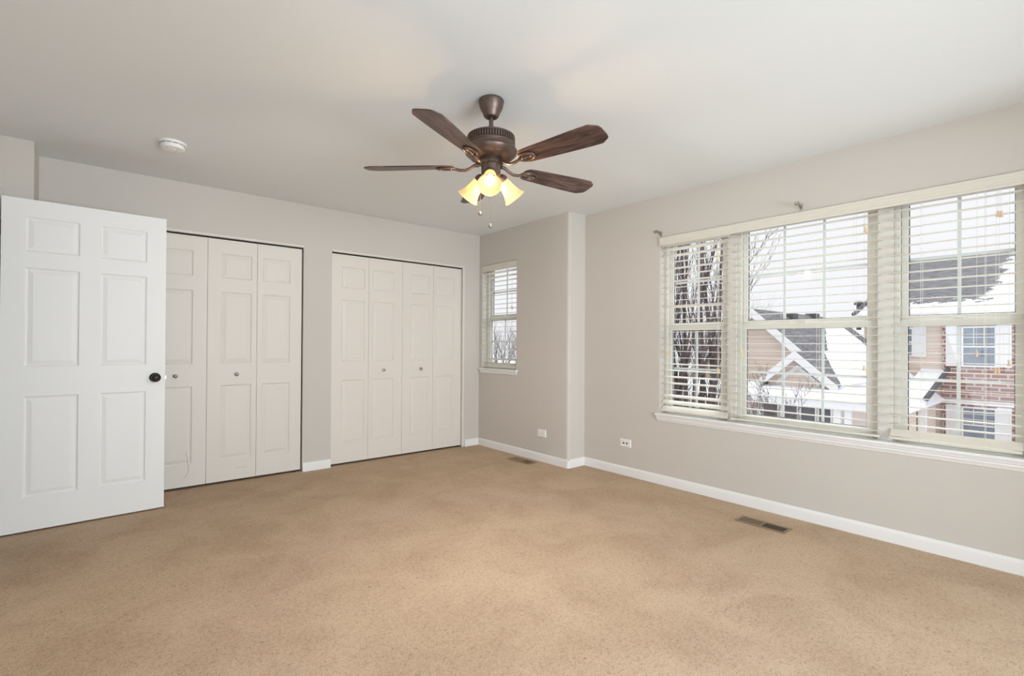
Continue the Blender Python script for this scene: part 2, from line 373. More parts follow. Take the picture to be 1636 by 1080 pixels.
# ------------------------------------------------------------------ doors
RING = [(0.0, 0.0), (0.006, 0.006), (0.012, 0.0075), (0.036, 0.0022), (0.040, 0.0020)]
def panel_leaf(w, z0, z1, t, panels):
    """slab x 0..w, front face y=0 (facing -y), back y=t, with moulded panels on both faces"""
    m = MB()
    cols = sorted({(p[0], p[1]) for p in panels}); rows = sorted({(p[2], p[3]) for p in panels})
    xs = sorted({0, w, *[c for p in cols for c in p]}); zs = sorted({z0, z1, *[r for p in rows for r in p]})
    for side in (0, 1):
        Y = (lambda d: d) if side == 0 else (lambda d: t - d)
        for i in range(len(xs) - 1):
            for j in range(len(zs) - 1):
                a0, a1, c0, c1 = xs[i], xs[i + 1], zs[j], zs[j + 1]
                if any(abs(p[0] - a0) < 1e-6 and abs(p[1] - a1) < 1e-6 and abs(p[2] - c0) < 1e-6 and abs(p[3] - c1) < 1e-6 for p in panels):
                    vs = []; fs = []
                    for ins, dep in RING:
                        vs += [(a0 + ins, Y(dep), c0 + ins), (a1 - ins, Y(dep), c0 + ins), (a1 - ins, Y(dep), c1 - ins), (a0 + ins, Y(dep), c1 - ins)]
                    for k in range(len(RING) - 1):
                        for q in range(4): fs.append((k * 4 + q, k * 4 + (q + 1) % 4, k * 4 + 4 + (q + 1) % 4, k * 4 + 4 + q))
                    e = (len(RING) - 1) * 4; fs.append((e, e + 1, e + 2, e + 3))
                    if side: fs = [tuple(reversed(f)) for f in fs]
                    m.add(vs, fs)
                else:
                    f = (0, 1, 2, 3) if side == 0 else (3, 2, 1, 0)
                    m.add([(a0, Y(0), c0), (a1, Y(0), c0), (a1, Y(0), c1), (a0, Y(0), c1)], [f])
    m.add([(0, 0, z0), (0, 0, z1), (0, t, z1), (0, t, z0)], [(0, 1, 2, 3)]); m.add([(w, 0, z0), (w, 0, z1), (w, t, z1), (w, t, z0)], [(3, 2, 1, 0)])
    m.add([(0, 0, z1), (w, 0, z1), (w, t, z1), (0, t, z1)], [(0, 1, 2, 3)]); m.add([(0, 0, z0), (w, 0, z0), (w, t, z0), (0, t, z0)], [(3, 2, 1, 0)])
    return m

hx, hy = -0.447, 4.2035
ang = math.atan2(4.241 - 4.2035, 0.365 + 0.447)
d1 = empty('door_1', (hx, hy, 0), ang); struct(d1, 'white six-panel door standing open at the left', 'door')
DW = 0.8135
pz = [(0.217, 0.833), (1.016, 1.624), (1.723, 1.936)]
pn = [(0.104, 0.355, a, c) for a, c in pz] + [(0.458, 0.705, a, c) for a, c in pz]
panel_leaf(DW, 0.011, 2.043, 0.035, pn).build('slab', M['door'], d1, fix=False)
RX = Matrix.Rotation(math.radians(90), 4, 'X')      # lathe axis +z -> -y
def knobset(parent, x, z, y0, flip, m_rose, m_knob):
    T = Matrix.Translation((x, y0, z)) @ (Matrix.Rotation(math.radians(90 if not flip else -90), 4, 'X'))
    k = MB().lathe([(0, 0), (0.033, 0), (0.033, 0.003), (0.028, 0.009), (0.013, 0.012), (0.011, 0.028), (0.016, 0.033), (0.026, 0.040), (0.0285, 0.050), (0.026, 0.058), (0.019, 0.063), (0.017, 0.062), (0.012, 0.064), (0, 0.065)], 32, T).build('knob', m_knob, parent, smooth=40)
    return k
tag(knobset(d1, 0.756, 0.925, 0.0, False, None, M['black']), 'dark bronze round door knob')
tag(knobset(d1, 0.756, 0.925, 0.035, True, None, M['black']), 'dark bronze round door knob')
m = MB().box(DW, DW + 0.0015, 0.006, 0.029, 0.897, 0.953).box(DW, DW + 0.009, 0.011, 0.024, 0.915, 0.935)
tag(m.build('latch', M['nickel'], d1), 'metal latch on the door edge')
for z in (0.25, 1.05, 1.85):
    MB().tube([(-0.006, -0.004, z - 0.045), (-0.006, -0.004, z + 0.045)], 0.006, 10).build('hinge', M['black'], d1, smooth=40)
# casing of that doorway on the left wall
m = MB()
def casing_bar(y0, y1, z0, z1, xo=XL): m.box(xo, xo + 0.014, y0, y1, z0, z1)
casing_bar(4.206, 4.262, 0, 2.118); casing_bar(3.32, 3.378, 0, 2.118); casing_bar(3.378, 4.206, 2.06, 2.118)
struct(m.build('trim_1', M['trim'], bevel=0.004), 'white casing around the entry doorway behind the door hinge', 'door casing')
m = MB().box(XL - 0.13, XL, 4.19, 4.206, 0, 2.055).box(XL - 0.13, XL, 3.385, 3.40, 0, 2.055).box(XL - 0.13, XL, 3.385, 4.2, 2.04, 2.06)
struct(m.build('trim_2', M['trim']), 'white jamb inside the entry doorway', 'door jamb')

# bifold closet doors
LZ = [(0.198, 0.818), (0.999, 1.594), (1.708, 1.912)]
YD = 4.677
def bifold(name, x0, w, knob_leaf, label, scuffs=()):
    r = empty(name, (x0, YD, 0)); struct(r, label, 'closet door')
    for k in (0, 1):
        g = 0.0012
        px0, px1 = (0.100, w - 0.042) if k == 0 else (0.042, w - 0.100)
        lf = panel_leaf(w - 2 * g, 0.02, 2.030, 0.028, [(px0 - g, px1 - g, a, c) for a, c in LZ]).build('door_leaf', M['closet'], r, fix=False)
        lf.location = (k * w + g, 0, 0)
        if k == knob_leaf:
            T = Matrix.Translation(((px0 + px1) / 2, 0.0, 0.905)) @ RX
            kn = MB().lathe([(0, 0), (0.009, 0), (0.009, 0.002), (0.005, 0.005), (0.005, 0.012), (0.010, 0.017), (0.0145, 0.022), (0.0145, 0.026), (0.010, 0.030), (0, 0.031)], 24, T).build('knob', M['nickel'], lf, smooth=40)
            tag(kn, 'small round nickel knob')
    for a in (0.25, 1.1, 1.8):
        MB().tube([(w, 0.030, a), (w, 0.030, a + 0.06)], 0.004, 8).build('hinge', M['nickel'], r)
    for pts in scuffs: tag(MB().tube([(x, -0.0004, z) for x, z in pts], 0.0012, 4).build('scuff_mark', M['scuff'], r), 'faint brown scuff line')
    return r
A0 = -0.058; w1 = 0.3705; w1 = (1.423 + 0.058) / 4
bifold('door_2', A0, w1, 1, 'cream bifold closet door pair partly hidden behind the open white door',
       scuffs=[[(0.545 - A0, 0.30), (0.556 - A0, 0.23), (0.563 - A0, 0.17), (0.560 - A0, 0.13), (0.545 - A0, 0.10), (0.53 - A0, 0.085)]])
bifold('door_3', A0 + 2 * w1, w1, 0, 'cream bifold closet door pair just right of the open white door',
       scuffs=[[(0.21, 0.118), (0.25, 0.113), (0.30, 0.116)]])
w2 = (3.180 - 1.696) / 4
bifold('door_4', 1.696, w2, 1, 'cream bifold door pair forming the left half of the closet near the small window')
bifold('door_5', 1.696 + 2 * w2, w2, 0, 'cream bifold door pair nearest to the small window')
for nm, (a, c), lab in (('trim_3', OP1, 'cream header trim and jambs around the closet beside the open door'), ('trim_4', OP2, 'cream header trim and jambs around the closet beside the small window')):
    m = MB().box(a, c, YC - 0.006, YC + 0.02, 2.043, 2.062).box(a, c, YC + 0.02, YC + 0.11, 2.050, 2.058)
    if nm == 'trim_4': m.box(3.184, 3.206, YC - 0.005, YC + 0.03, 0.0, 2.045)
    t_ = struct(m.build(nm, M['closet'], bevel=0.003), lab, 'closet trim')
    tk = MB().box(a + 0.005, c - 0.005, YC + 0.026, YC + 0.05, 2.036, 2.050).build('sliding_track', M['slot'], t_)  # dark strip colours in the shaded gap above the doors
    tag(tk, 'dark gap strip at the sliding track')
    br = MB().box(c - 0.05, c - 0.012, YC + 0.015, YC + 0.05, 0.0, 0.006).build('floor_bracket', M['nickel'], t_)
    br = MB().box(a + 0.012, a + 0.05, YC + 0.015, YC + 0.05, 0.0, 0.006).build('floor_bracket', M['nickel'], t_)

# ------------------------------------------------------------------ windows
def bar_frame(m, x0, x1, y0, y1, z0, z1, wl, wr, wb, wt):
    m.box(x0, x1, y0, y0 + wl, z0, z1); m.box(x0, x1, y1 - wr, y1, z0, z1); m.box(x0, x1, y0 + wl, y1 - wr, z0, z0 + wb); m.box(x0, x1, y0 + wl, y1 - wr, z1 - wt, z1)
def hung_window(name, xw, y0, y1, z0, z1, zm, cols, label):
    """single hung unit between y0..y1; xw = room side wall face"""
    r = empty(name, (0, 0, 0)); struct(r, label, 'window')
    m = MB(); bar_frame(m, xw + 0.075, xw + 0.148, y0, y1, z0, z1, 0.028, 0.028, 0.028, 0.030)
    m.build('window_frame', M['vinyl'], r, bevel=0.003)
    for nm, xa, a, c, sd in (('upper_sash', xw + 0.105, zm, z1 - 0.026, 0.034), ('lower_sash', xw + 0.082, z0 + 0.024, zm + 0.012, 0.040)):
        s0, s1 = y0 + 0.024, y1 - 0.024
        if nm == 'upper_sash': s0, s1, bt, tp = y0 + 0.030, y1 - 0.030, 0.035, 0.02
        else: bt, tp = 0.035, 0.040
        m = MB(); bar_frame(m, xa, xa + 0.030, s0, s1, a, c, sd, sd, bt, tp)
        if nm == 'lower_sash': m.box(xa - 0.008, xa + 0.002, s0 + 0.01, s1 - 0.01, c - 0.014, c)
        sash = m.build(nm, M['vinyl'], r, bevel=0.002)
        g = MB(); bar_frame(g, xa + 0.011, xa + 0.019, s0 + sd - 0.001, s1 - sd + 0.001, a + bt - 0.001, c - tp + 0.001, 0.0045, 0.0045, 0.0045, 0.0045)
        tag(g.build('gasket', M['gasket'], sash), 'thin dark glazing gasket')
        MB().box(xa + 0.0165, xa + 0.0175, s0 + sd, s1 - sd, a + bt, c - tp).build('pane', M['glass'], sash)
        mu = MB(); gw = (s1 - sd) - (s0 + sd)
        for k in range(1, cols): yy = s0 + sd + gw * k / cols; mu.box(xa + 0.020, xa + 0.025, yy - 0.0085, yy + 0.0085, a + bt, c - tp)
        zz = (a + bt + c - tp) / 2; mu.box(xa + 0.0202, xa + 0.0252, s0 + sd, s1 - sd, zz - 0.0085, zz + 0.0085)
        tag(mu.build('grille', M['muntin'], sash), 'pale grille bars between the panes')
    if True:
        ym = (y0 + y1) / 2
        tag(MB().box(xw + 0.068, xw + 0.084, ym - 0.03, ym + 0.03, zm + 0.012, zm + 0.022).build('sash_lock', M['vinyl'], r, bevel=0.003), 'small cream sash lock')
    return r
ZM = 1.325
hung_window('window_1', X1, 3.990, 4.598, 0.900, 2.080, 1.475, 2, 'small single hung window with grilles beside the corner')
hung_window('window_2', X2, 1.820, 2.378, 0.600, 2.086, ZM, 2, 'narrow left unit of the triple window, bare tree behind it')
hung_window('window_3', X2, 0.868, 1.752, 0.600, 2.086, ZM, 3, 'wide middle unit of the triple window, gabled house behind it')
hung_window('window_4', X2, 0.208, 0.790, 0.600, 2.086, ZM, 2, 'right unit of the triple window, brick house behind it')
# mullions and reveal liners
for nm, a, c, lab in (('trim_5', 1.752, 1.820, 'cream mullion post between the narrow and the wide unit of the triple window'), ('trim_8', 0.790, 0.868, 'cream mullion post between the wide and the right unit of the triple window')):
    struct(MB().box(X2 + 0.052, X2 + 0.148, a, c, 0.60, 2.086).build(nm, M['vinyl'], bevel=0.002), lab, 'mullion')
# stools and aprons
def stool(name, xw, y0, y1, zt, zb, depth, label):
    m = MB(); n0, n1 = y0 - 0.026, y1 + 0.026
    m.box(xw, xw + depth, y0 + 0.001, y1 - 0.001, zt - 0.02, zt)
    prof = [(0.0, zt - 0.02), (-0.028, zt - 0.02), (-0.032, zt - 0.014), (-0.032, zt - 0.006), (-0.028, zt), (0.0, zt)]
    n = len(prof); vs = [(xw + a, y, z) for y in (n0, n1) for a, z in prof]
    m.add(vs, [tuple(range(n)), tuple(range(n, 2 * n))] + [(i, (i + 1) % n, n + (i + 1) % n, n + i) for i in range(n)])
    o_ = m.build(name, M['trim'], smooth=35); struct(o_, label, 'window sill')
    prof = [(0, zt - 0.02), (-0.022, zt - 0.02), (-0.022, zt - 0.030), (-0.017, zt - 0.036), (-0.017, zt - 0.046), (-0.010, zt - 0.056), (-0.008, zb + 0.006), (0, zb)]
    e = 0.014; n = len(prof)
    vs = [(xw + a, (n0 + e - a * -0.4) if k == 0 else (n1 - e + a * -0.4), z) for k in (0, 1) for a, z in prof]
    ap = MB().add(vs, [tuple(range(n)), tuple(range(n, 2 * n))] + [(i, (i + 1) % n, n + (i + 1) % n, n + i) for i in range(n)]).build('apron', M['trim'], o_, smooth=25)
    return o_
stool('trim_6', X2, WB[0], WB[1], 0.600, 0.528, 0.075, 'long white moulded sill under the triple window')
stool('trim_7', X1, WS[0], WS[1], 0.900, 0.840, 0.075, 'short white moulded sill under the small window')

# ------------------------------------------------------------------ blinds
def slats_mesh(y0, y1, zs, tilts, xc, width=0.050, seed=0):
    rnd = random.Random(seed); m = MB(); n = 4
    for z, tl in zip(zs, tilts):
        j = rnd.uniform(-0.004, 0.004); th = 0.0034; rows = []
        c, s = math.cos(tl), math.sin(tl); vs = []
        prof = []
        for k in range(n + 1):
            u = (k / n - 0.5) * width; crown = 0.0016 * (1 - (2 * k / n - 1) ** 2); prof.append((u, crown + th / 2))
        for k in range(n, -1, -1):
            u = (k / n - 0.5) * width; crown = 0.0016 * (1 - (2 * k / n - 1) ** 2); prof.append((u, crown - th / 2))
        P = len(prof)
        dz = rnd.uniform(-0.0015, 0.0015)
        for y, dd in ((y0 + j, -dz), (y1 + j, dz)):
            for u, w in prof: vs.append((xc + u * c - w * s, y, z + dd + u * s + w * c))
        m.add(vs, [tuple(range(P)), tuple(range(P, 2 * P))[::-1]] + [(i, (i + 1) % P, P + (i + 1) % P, P + i) for i in range(P)])
    return m
def tassel(parent_cord, p):
    T = Matrix.Translation(p)
    return MB().lathe([(0.0, 0.016), (0.004, 0.016), (0.0055, 0.010), (0.004, 0.002), (0.0055, -0.010), (0.0075, -0.016), (0.0, -0.017)], 12, T).build('tassel', M['tassel'], parent_cord, smooth=40)
def blind(name, label, xc, y0, y1, ztop, zbot, pitch, special, ladders, cords, seed, own_valence=None):
    r = empty(name, (xc, (y0 + y1) / 2, zbot)); off = -Vector(r.location)
    def B(m, nm, mt, **k):
        ob = m.build(nm, mt, r, **k); ob.location = off; return ob
    tag(r, label, 'blind', 'cream horizontal blinds in the windows')
    rnd = random.Random(seed)
    zs = []; tl = []; z = ztop
    while z > zbot + 0.022:
        zs.append(z); tl.append(rnd.gauss(0, 0.035)); z -= pitch
    for k, t_ in special.items(): tl[k] = t_
    B(slats_mesh(y0, y1, zs, tl, xc, seed=seed), 'slats', M['blind'], smooth=30)
    B(MB().box(xc - 0.025, xc + 0.025, y0, y1, zbot, zbot + 0.014), 'bottom_rail', M['blind'], bevel=0.003)
    B(MB().box(xc - 0.022, xc + 0.030, y0 + 0.001, y1 - 0.001, ztop + 0.030, ztop + 0.080), 'headrail', M['blind'])
    for yy in ladders:
        m = MB()
        for dx in (-0.026, 0.026): m.tube([(xc + dx, yy, ztop + 0.03), (xc + dx, yy, zbot)], 0.0009, 4)
        for q in zs: m.tube([(xc - 0.026, yy, q - 0.003), (xc + 0.026, yy, q - 0.003)], 0.0005, 3)
        B(m, 'ladder_cord', M['cord'])
    for yy, zz in cords:
        sway = rnd.uniform(-0.004, 0.004); xx = xc - 0.033
        cd_ = B(MB().tube([(xx + 0.004, yy + sway, ztop + 0.032), (xx, yy + sway * 0.4, (ztop + zz) / 2), (xx, yy, zz + 0.012)], 0.0009, 5), 'pull_cord', M['cord'])
        tag(tassel(cd_, (xx, yy, zz)), 'pale wooden tassel')
    return r
BX = X2 + 0.030
b_small = blind('window_blind', 'cream blind with lowered open slats in the small window', X1 + 0.030, 3.992, 4.592, 1.985, 0.912, 0.0515,
      {0: -0.22, 1: -0.16, -1: -0.5, -2: -0.35, -8: 0.2}, [4.47, 4.13], [(4.05, 1.566), (4.062, 1.575), (4.539, 1.158), (4.55, 1.150)], 3)
b1 = blind('window_blind', 'narrow blind in the left unit of the triple window, bottom slats tilted shut', BX, 1.800, 2.372, 1.975, 0.618, 0.0533,
      {0: -0.30, 1: -0.16, 9: -0.32, 12: -0.12, 15: -0.12, 18: 0.12, 19: 0.12, 20: 0.18, 21: 0.18, -3: 0.35, -2: 0.55, -1: 0.75}, [2.311, 2.09, 1.865],
      [(1.864, 1.870), (1.876, 1.845), (2.304, 1.110), (2.296, 1.095), (1.868, 0.985), (1.856, 0.980), (1.90, 1.0)][:6], 5)
b2 = blind('window_blind', 'widest blind, in the middle unit of the triple window before the gabled house', BX, 0.848, 1.772, 1.988, 0.618, 0.0533,
      {}, [1.69, 1.19, 0.981], [(1.690, 1.150), (1.680, 1.115), (0.922, 1.905), (0.914, 1.895), (0.924, 1.038), (0.908, 1.030)], 7)
b3 = blind('window_blind', 'blind in the right unit of the triple window, before the brick house', BX, 0.240, 0.800, 1.988, 0.618, 0.0533,
      {0: 0.02, 2: 0.06, 3: 0.05, -1: 0.95}, [0.651, 0.381], [(0.329, 1.880), (0.317, 1.877), (0.412, 1.137), (0.339, 1.046), (0.326, 1.048), (0.288, 1.090)], 9)
def valence_profile(xf, zt, zb):
    return [(xf + 0.012, zt), (xf, zt), (xf - 0.003, zt - 0.005), (xf - 0.003, zt - 0.016), (xf + 0.0, zt - 0.020), (xf - 0.001, zt - 0.036), (xf + 0.002, zt - 0.040),
            (xf + 0.002, zb + 0.022), (xf + 0.005, zb + 0.018), (xf + 0.002, zb + 0.014), (xf + 0.002, zb), (xf + 0.012, zb)]
def valence(y0, y1, xf, zt, zb):
    prof = valence_profile(xf, zt, zb); n = len(prof); vs = [(x, y, z) for y in (y0, y1) for x, z in prof]
    return MB().add(vs, [tuple(range(n)), tuple(range(n, 2 * n))] + [(i, (i + 1) % n, n + (i + 1) % n, n + i) for i in range(n)])
o = valence(0.207, 2.374, X2 - 0.017, 2.083, 2.013).build('blind_valence', M['blind'], smooth=25)
tag(o, 'long cream moulded valence across the top of the triple window', 'valence')
o = valence(3.992, 4.597, X1 - 0.006, 2.078, 2.012).build('valence', M['blind'], b_small, smooth=25); o.location = -Vector(b_small.location)

# curtain rod brackets
def bracket(y, z, label):
    r = empty('curtain_rod_bracket', (X2, y, z)); tag(r, label, 'curtain bracket', 'curtain rod brackets above the window')
    MB().box(-0.003, 0.0, -0.009, 0.009, -0.022, 0.020).build('mounting_plate', M['nickel'], r, bevel=0.002)
    MB().tube([(0, 0, -0.006), (-0.02, 0, 0.000), (-0.045, 0, 0.014), (-0.066, 0, 0.018)], 0.0065, 10).build('arm', M['nickel'], r, smooth=50)
    pts = [(-0.078 + 0.013 * math.cos(a), 0, 0.018 + 0.013 * math.sin(a)) for a in [math.radians(q) for q in range(0, -200, -25)]]
    m = MB().tube(pts, 0.006, 8); m.tube([(-0.078, -0.011, 0.008), (-0.078, 0.011, 0.008)], 0.012, 14); m.build('rod_cradle', M['nickel'], r, smooth=50)
bracket(2.372, 2.118, 'small nickel curtain bracket at the left end of the triple window')
bracket(1.285, 2.120, 'small nickel curtain bracket above the middle unit of the triple window')

# ------------------------------------------------------------------ ceiling fan
FX, FY = 1.553, 2.021
fan = empty('ceiling_fan', (FX, FY, CEIL)); tag(fan, 'bronze ceiling fan with five walnut blades and three lit frosted shades', 'ceiling fan')
MB().lathe([(0.0, 0), (0.062, 0), (0.066, -0.006), (0.066, -0.014), (0.063, -0.024), (0.060, -0.040), (0.053, -0.056), (0.045, -0.068), (0.043, -0.078), (0.036, -0.090), (0.026, -0.094), (0.022, -0.088), (0, -0.086)], 40).build('canopy', M['bronze'], fan, smooth=35)
MB().lathe([(0.0115, -0.088), (0.0115, -0.172), (0.02, -0.176), (0.02, -0.186)], 20).build('downrod', M['bronze'], fan, smooth=35)
mot = MB().lathe([(0, -0.170), (0.030, -0.170), (0.032, -0.175), (0.085, -0.180), (0.112, -0.186), (0.123, -0.193), (0.123, -0.198), (0.119, -0.200), (0.119, -0.228), (0.124, -0.230), (0.126, -0.235), (0.121, -0.243), (0.122, -0.252), (0.134, -0.262), (0.137, -0.270), (0.132, -0.284), (0.112, -0.301), (0.084, -0.312), (0.060, -0.316), (0, -0.316)], 56).build('motor_housing', M['bronze'], fan, smooth=30)
m = MB()
for i in range(56):
    T = Matrix.Rotation(2 * math.pi * i / 56, 4, 'Z'); m.box(0.117, 0.1245, -0.0035, 0.0035, -0.227, -0.201, T)
m.build('cooling_fin_ring', M['bronze'], mot, bevel=0.001)
MB().lathe([(0.1200, -0.2), (0.1200, -0.228)], 56).build('vent_band', M['bronze_dark'], mot)
# scroll plates under the motor
for i in range(5):
    T = Matrix.Rotation(2 * math.pi * (i + 0.5) / 5, 4, 'Z'); m = MB()
    m.tube([T @ Vector((0.101 + 0.014 * math.cos(a), 0.022 * math.sin(a), -0.3045 + 0.008 * math.cos(a))) for a in [k * math.pi / 8 for k in range(17)]], 0.0025, 6, cap=False)
    m.build('scroll_ornament', M['bronze'], mot, smooth=50)
MB().lathe([(0.058, -0.314), (0.062, -0.326), (0.062, -0.336), (0.050, -0.340), (0.050, -0.395), (0.046, -0.400), (0.030, -0.412), (0.012, -0.418), (0, -0.420)], 40).build('switch_housing', M['bronze'], fan, smooth=30)

ZBL = -0.345
def blade_outline():
    r0, r1 = 0.195, 0.665
    def hw(r): return 0.052 + (0.072 - 0.052) * min(1, (r - r0) / 0.36)
    top = []
    for a in range(0, 91, 15):
        t = math.radians(a); top.append((r0 + 0.030 * (1 - math.sin(t) if False else 1 - math.sin(t)), hw(r0 + 0.03) - 0.030 * (1 - math.cos(t)) if False else 0))
    pts = [(r0, 0.0), (r0 + 0.002, 0.024), (r0 + 0.010, 0.040), (r0 + 0.024, 0.050), (r0 + 0.045, 0.0535)]
    for k in range(1, 9): r = r0 + 0.045 + (0.615 - r0 - 0.045) * k / 8; pts.append((r, hw(r)))
    pts += [(0.622, 0.0715), (0.655, 0.050), (0.662, 0.040), (r1, 0.024)]
    return pts + [(x, -y) for x, y in reversed(pts[1:])]
OUT = blade_outline()
PITCH = math.radians(-12)
fwd = CYAW
blade0 = None
angs = [58, 130, 202, 274, 346]
def rot_world(a):       # a: clockwise from the camera's forward direction seen from above
    return fwd - math.radians(a)
bm_blade = MB().prism(OUT, -0.003, 0.003)
iron = MB()
oval = [(0.235 + 0.048 * math.cos(t), 0.031 * math.sin(t), -0.008) for t in [2 * math.pi * k / 28 for k in range(29)]]
iron.tube(oval, 0.0055, 8, cap=False)
oval2 = [(0.238 + 0.030 * math.cos(t), 0.0165 * math.sin(t), -0.007) for t in [2 * math.pi * k / 24 for k in range(25)]]
iron.tube(oval2, 0.0035, 6, cap=False)
iron.tube([(0.195, 0, -0.008), (0.285, 0, -0.008)], 0.005, 8)
iron_arm = MB().tube([(0.062, 0, 0.008), (0.085, 0, 0.006), (0.108, 0, -0.008), (0.135, 0, -0.019), (0.165, 0, -0.017), (0.195, 0, -0.009)], [0.010, 0.009, 0.008, 0.008, 0.008, 0.007], 10)
first = None
for k, a in enumerate(angs):
    T = Matrix.Translation((0, 0, ZBL)) @ Matrix.Rotation(rot_world(a), 4, 'Z')
    TP = T @ Matrix.Rotation(PITCH, 4, 'X')
    if first is None:
        bl = bm_blade.build('blade', M['wood'], fan, bevel=0.0015)
        ir = iron.build('blade_iron', M['bronze'], bl, smooth=50); ar = iron_arm.build('bracket_arm', M['bronze'], fan, smooth=50)
        for x, y in ((0.208, 0.0), (0.262, 0.0)): MB().lathe([(0, -0.012), (0.004, -0.011), (0.005, -0.008), (0.005, -0.004)], 10, Matrix.Translation((x, y, -0.004))).build('screw', M['nickel'], bl)
        first = (bl, ar)
    else:
        bl = copy_tree(first[0], fan); ar = copy_tree(first[1], fan)
    bl.matrix_local = TP; ar.matrix_local = T

# light kit
m = MB()
shade_prof = [(0.024, 0.0), (0.028, 0.006), (0.032, 0.025), (0.036, 0.050), (0.042, 0.075), (0.051, 0.097), (0.0605, 0.113), (0.0585, 0.1135), (0.049, 0.098), (0.040, 0.076), (0.034, 0.050), (0.030, 0.026), (0.022, 0.004)]
for k, a in enumerate((180, 300, 60)):
    az = rot_world(a); tilt = math.radians(44)
    base = Matrix.Rotation(az, 4, 'Z')
    org = base @ Vector((0.052, 0, -0.392))
    axis_rot = base @ Matrix.Rotation(math.pi - tilt, 4, 'Y')       # local +z points outward and down
    T = Matrix.Translation(org) @ axis_rot
    MB().tube([base @ Vector((0.030, 0, -0.372)), base @ Vector((0.045, 0, -0.382)), org], 0.011, 10).build('lamp_arm', M['bronze'], fan, smooth=50)
    hold = MB().lathe([(0, -0.006), (0.020, -0.006), (0.024, 0.0), (0.031, 0.012), (0.031, 0.026), (0.029, 0.028), (0.026, 0.026)], 28, T).build('lamp_socket', M['bronze'], fan, smooth=35)
    T2 = T @ Matrix.Translation((0, 0, 0.022))
    sh_ = MB().lathe(shade_prof, 40, T2).build('lamp_shade', M['shade'], fan, smooth=60)
    tag(sh_, 'frosted bell glass shade glowing warm')
    bb_ = MB().lathe([(0.0, 0.004), (0.012, 0.006), (0.013, 0.022), (0.020, 0.040), (0.026, 0.058), (0.024, 0.074), (0.014, 0.085), (0, 0.088)], 24, T2).build('bulb', M['bulb'], sh_, smooth=60)
    l = bpy.data.lights.new('bulb_light', 'SPOT'); l.energy = 25.0; l.color = (1.0, 0.93, 0.85); l.shadow_soft_size = 0.03; l.spot_size = math.radians(165); l.spot_blend = 0.7
    lo = bpy.data.objects.new('bulb_light', l); COL.objects.link(lo); lo.parent = fan
    lo.matrix_local = T2 @ Matrix.Translation((0, 0, 0.118)) @ Matrix.Rotation(math.pi, 4, 'X')
l = bpy.data.lights.new('blade_fill', 'POINT'); l.energy = 6.0; l.color = (1.0, 0.62, 0.30); l.shadow_soft_size = 0.02  # extra warm lamp added below the shades to light the blade roots
lo = bpy.data.objects.new('blade_fill', l); COL.objects.link(lo); lo.parent = fan; lo.location = (0, 0, -0.445)
# pull chains
def chain(dx, z0, z1, lab):
    p = Vector(dx)
    m = MB().tube([(p.x, p.y, z0), (p.x, p.y, z1 + 0.012)], 0.0008, 5)
    for i in range(int((z0 - z1 - 0.012) / 0.006)): m.lathe([(0, 0.0013), (0.0013, 0), (0, -0.0013)], 5, Matrix.Translation((p.x, p.y, z0 - i * 0.006)))
    c = m.build('pull_chain', M['nickel'], fan)
    tag(MB().lathe([(0, 0.013), (0.004, 0.011), (0.0095, 0.006), (0.011, 0), (0.0095, -0.006), (0.004, -0.010), (0, -0.011)], 20, Matrix.Translation((p.x, p.y, z1))).build('pendant', M['nickel'], c, smooth=50), lab)
pr = Vector((_s, -_c, 0))
chain(pr * -0.056 + Vector((_c, _s, 0)) * 0.02, -0.385, -0.585, 'round metal fob')
chain(pr * 0.000 + Vector((_c, _s, 0)) * 0.0, -0.418, -0.655, 'round metal fob')

# ------------------------------------------------------------------ small fittings
sd = empty('smoke_detector', (0.353, 3.777, CEIL)); tag(sd, 'round white smoke detector on the ceiling above the open door', 'smoke detector')
MB().lathe([(0, 0), (0.074, 0), (0.075, -0.004), (0.072, -0.012), (0.066, -0.014), (0, -0.014)], 40).build('base_plate', M['plastic'], sd, smooth=35)
sb = MB().lathe([(0.065, -0.014), (0.066, -0.020), (0.0655, -0.034), (0.061, -0.041), (0.045, -0.044), (0.028, -0.0445), (0.026, -0.042), (0.018, -0.042), (0.016, -0.046), (0, -0.047)], 40).build('body', M['plastic'], sd, smooth=35)
m = MB()
for i in range(12):
    for q in range(4):
        T = Matrix.Rotation(2 * math.pi * (i + 0.18 * q) / 12, 4, 'Z'); m.box(0.0650, 0.0668, -0.0045, 0.0045, -0.0195, -0.0165, T)
tag(m.build('vent_slots', M['slot'], sb), 'dark vent slots')
tag(MB().lathe([(0, 0), (0.004, 0), (0.004, -0.001), (0, -0.001)], 12, Matrix.Translation((-0.035, -0.02, -0.0435))).build('indicator', M['slot'], sb), 'small dark sensor opening')

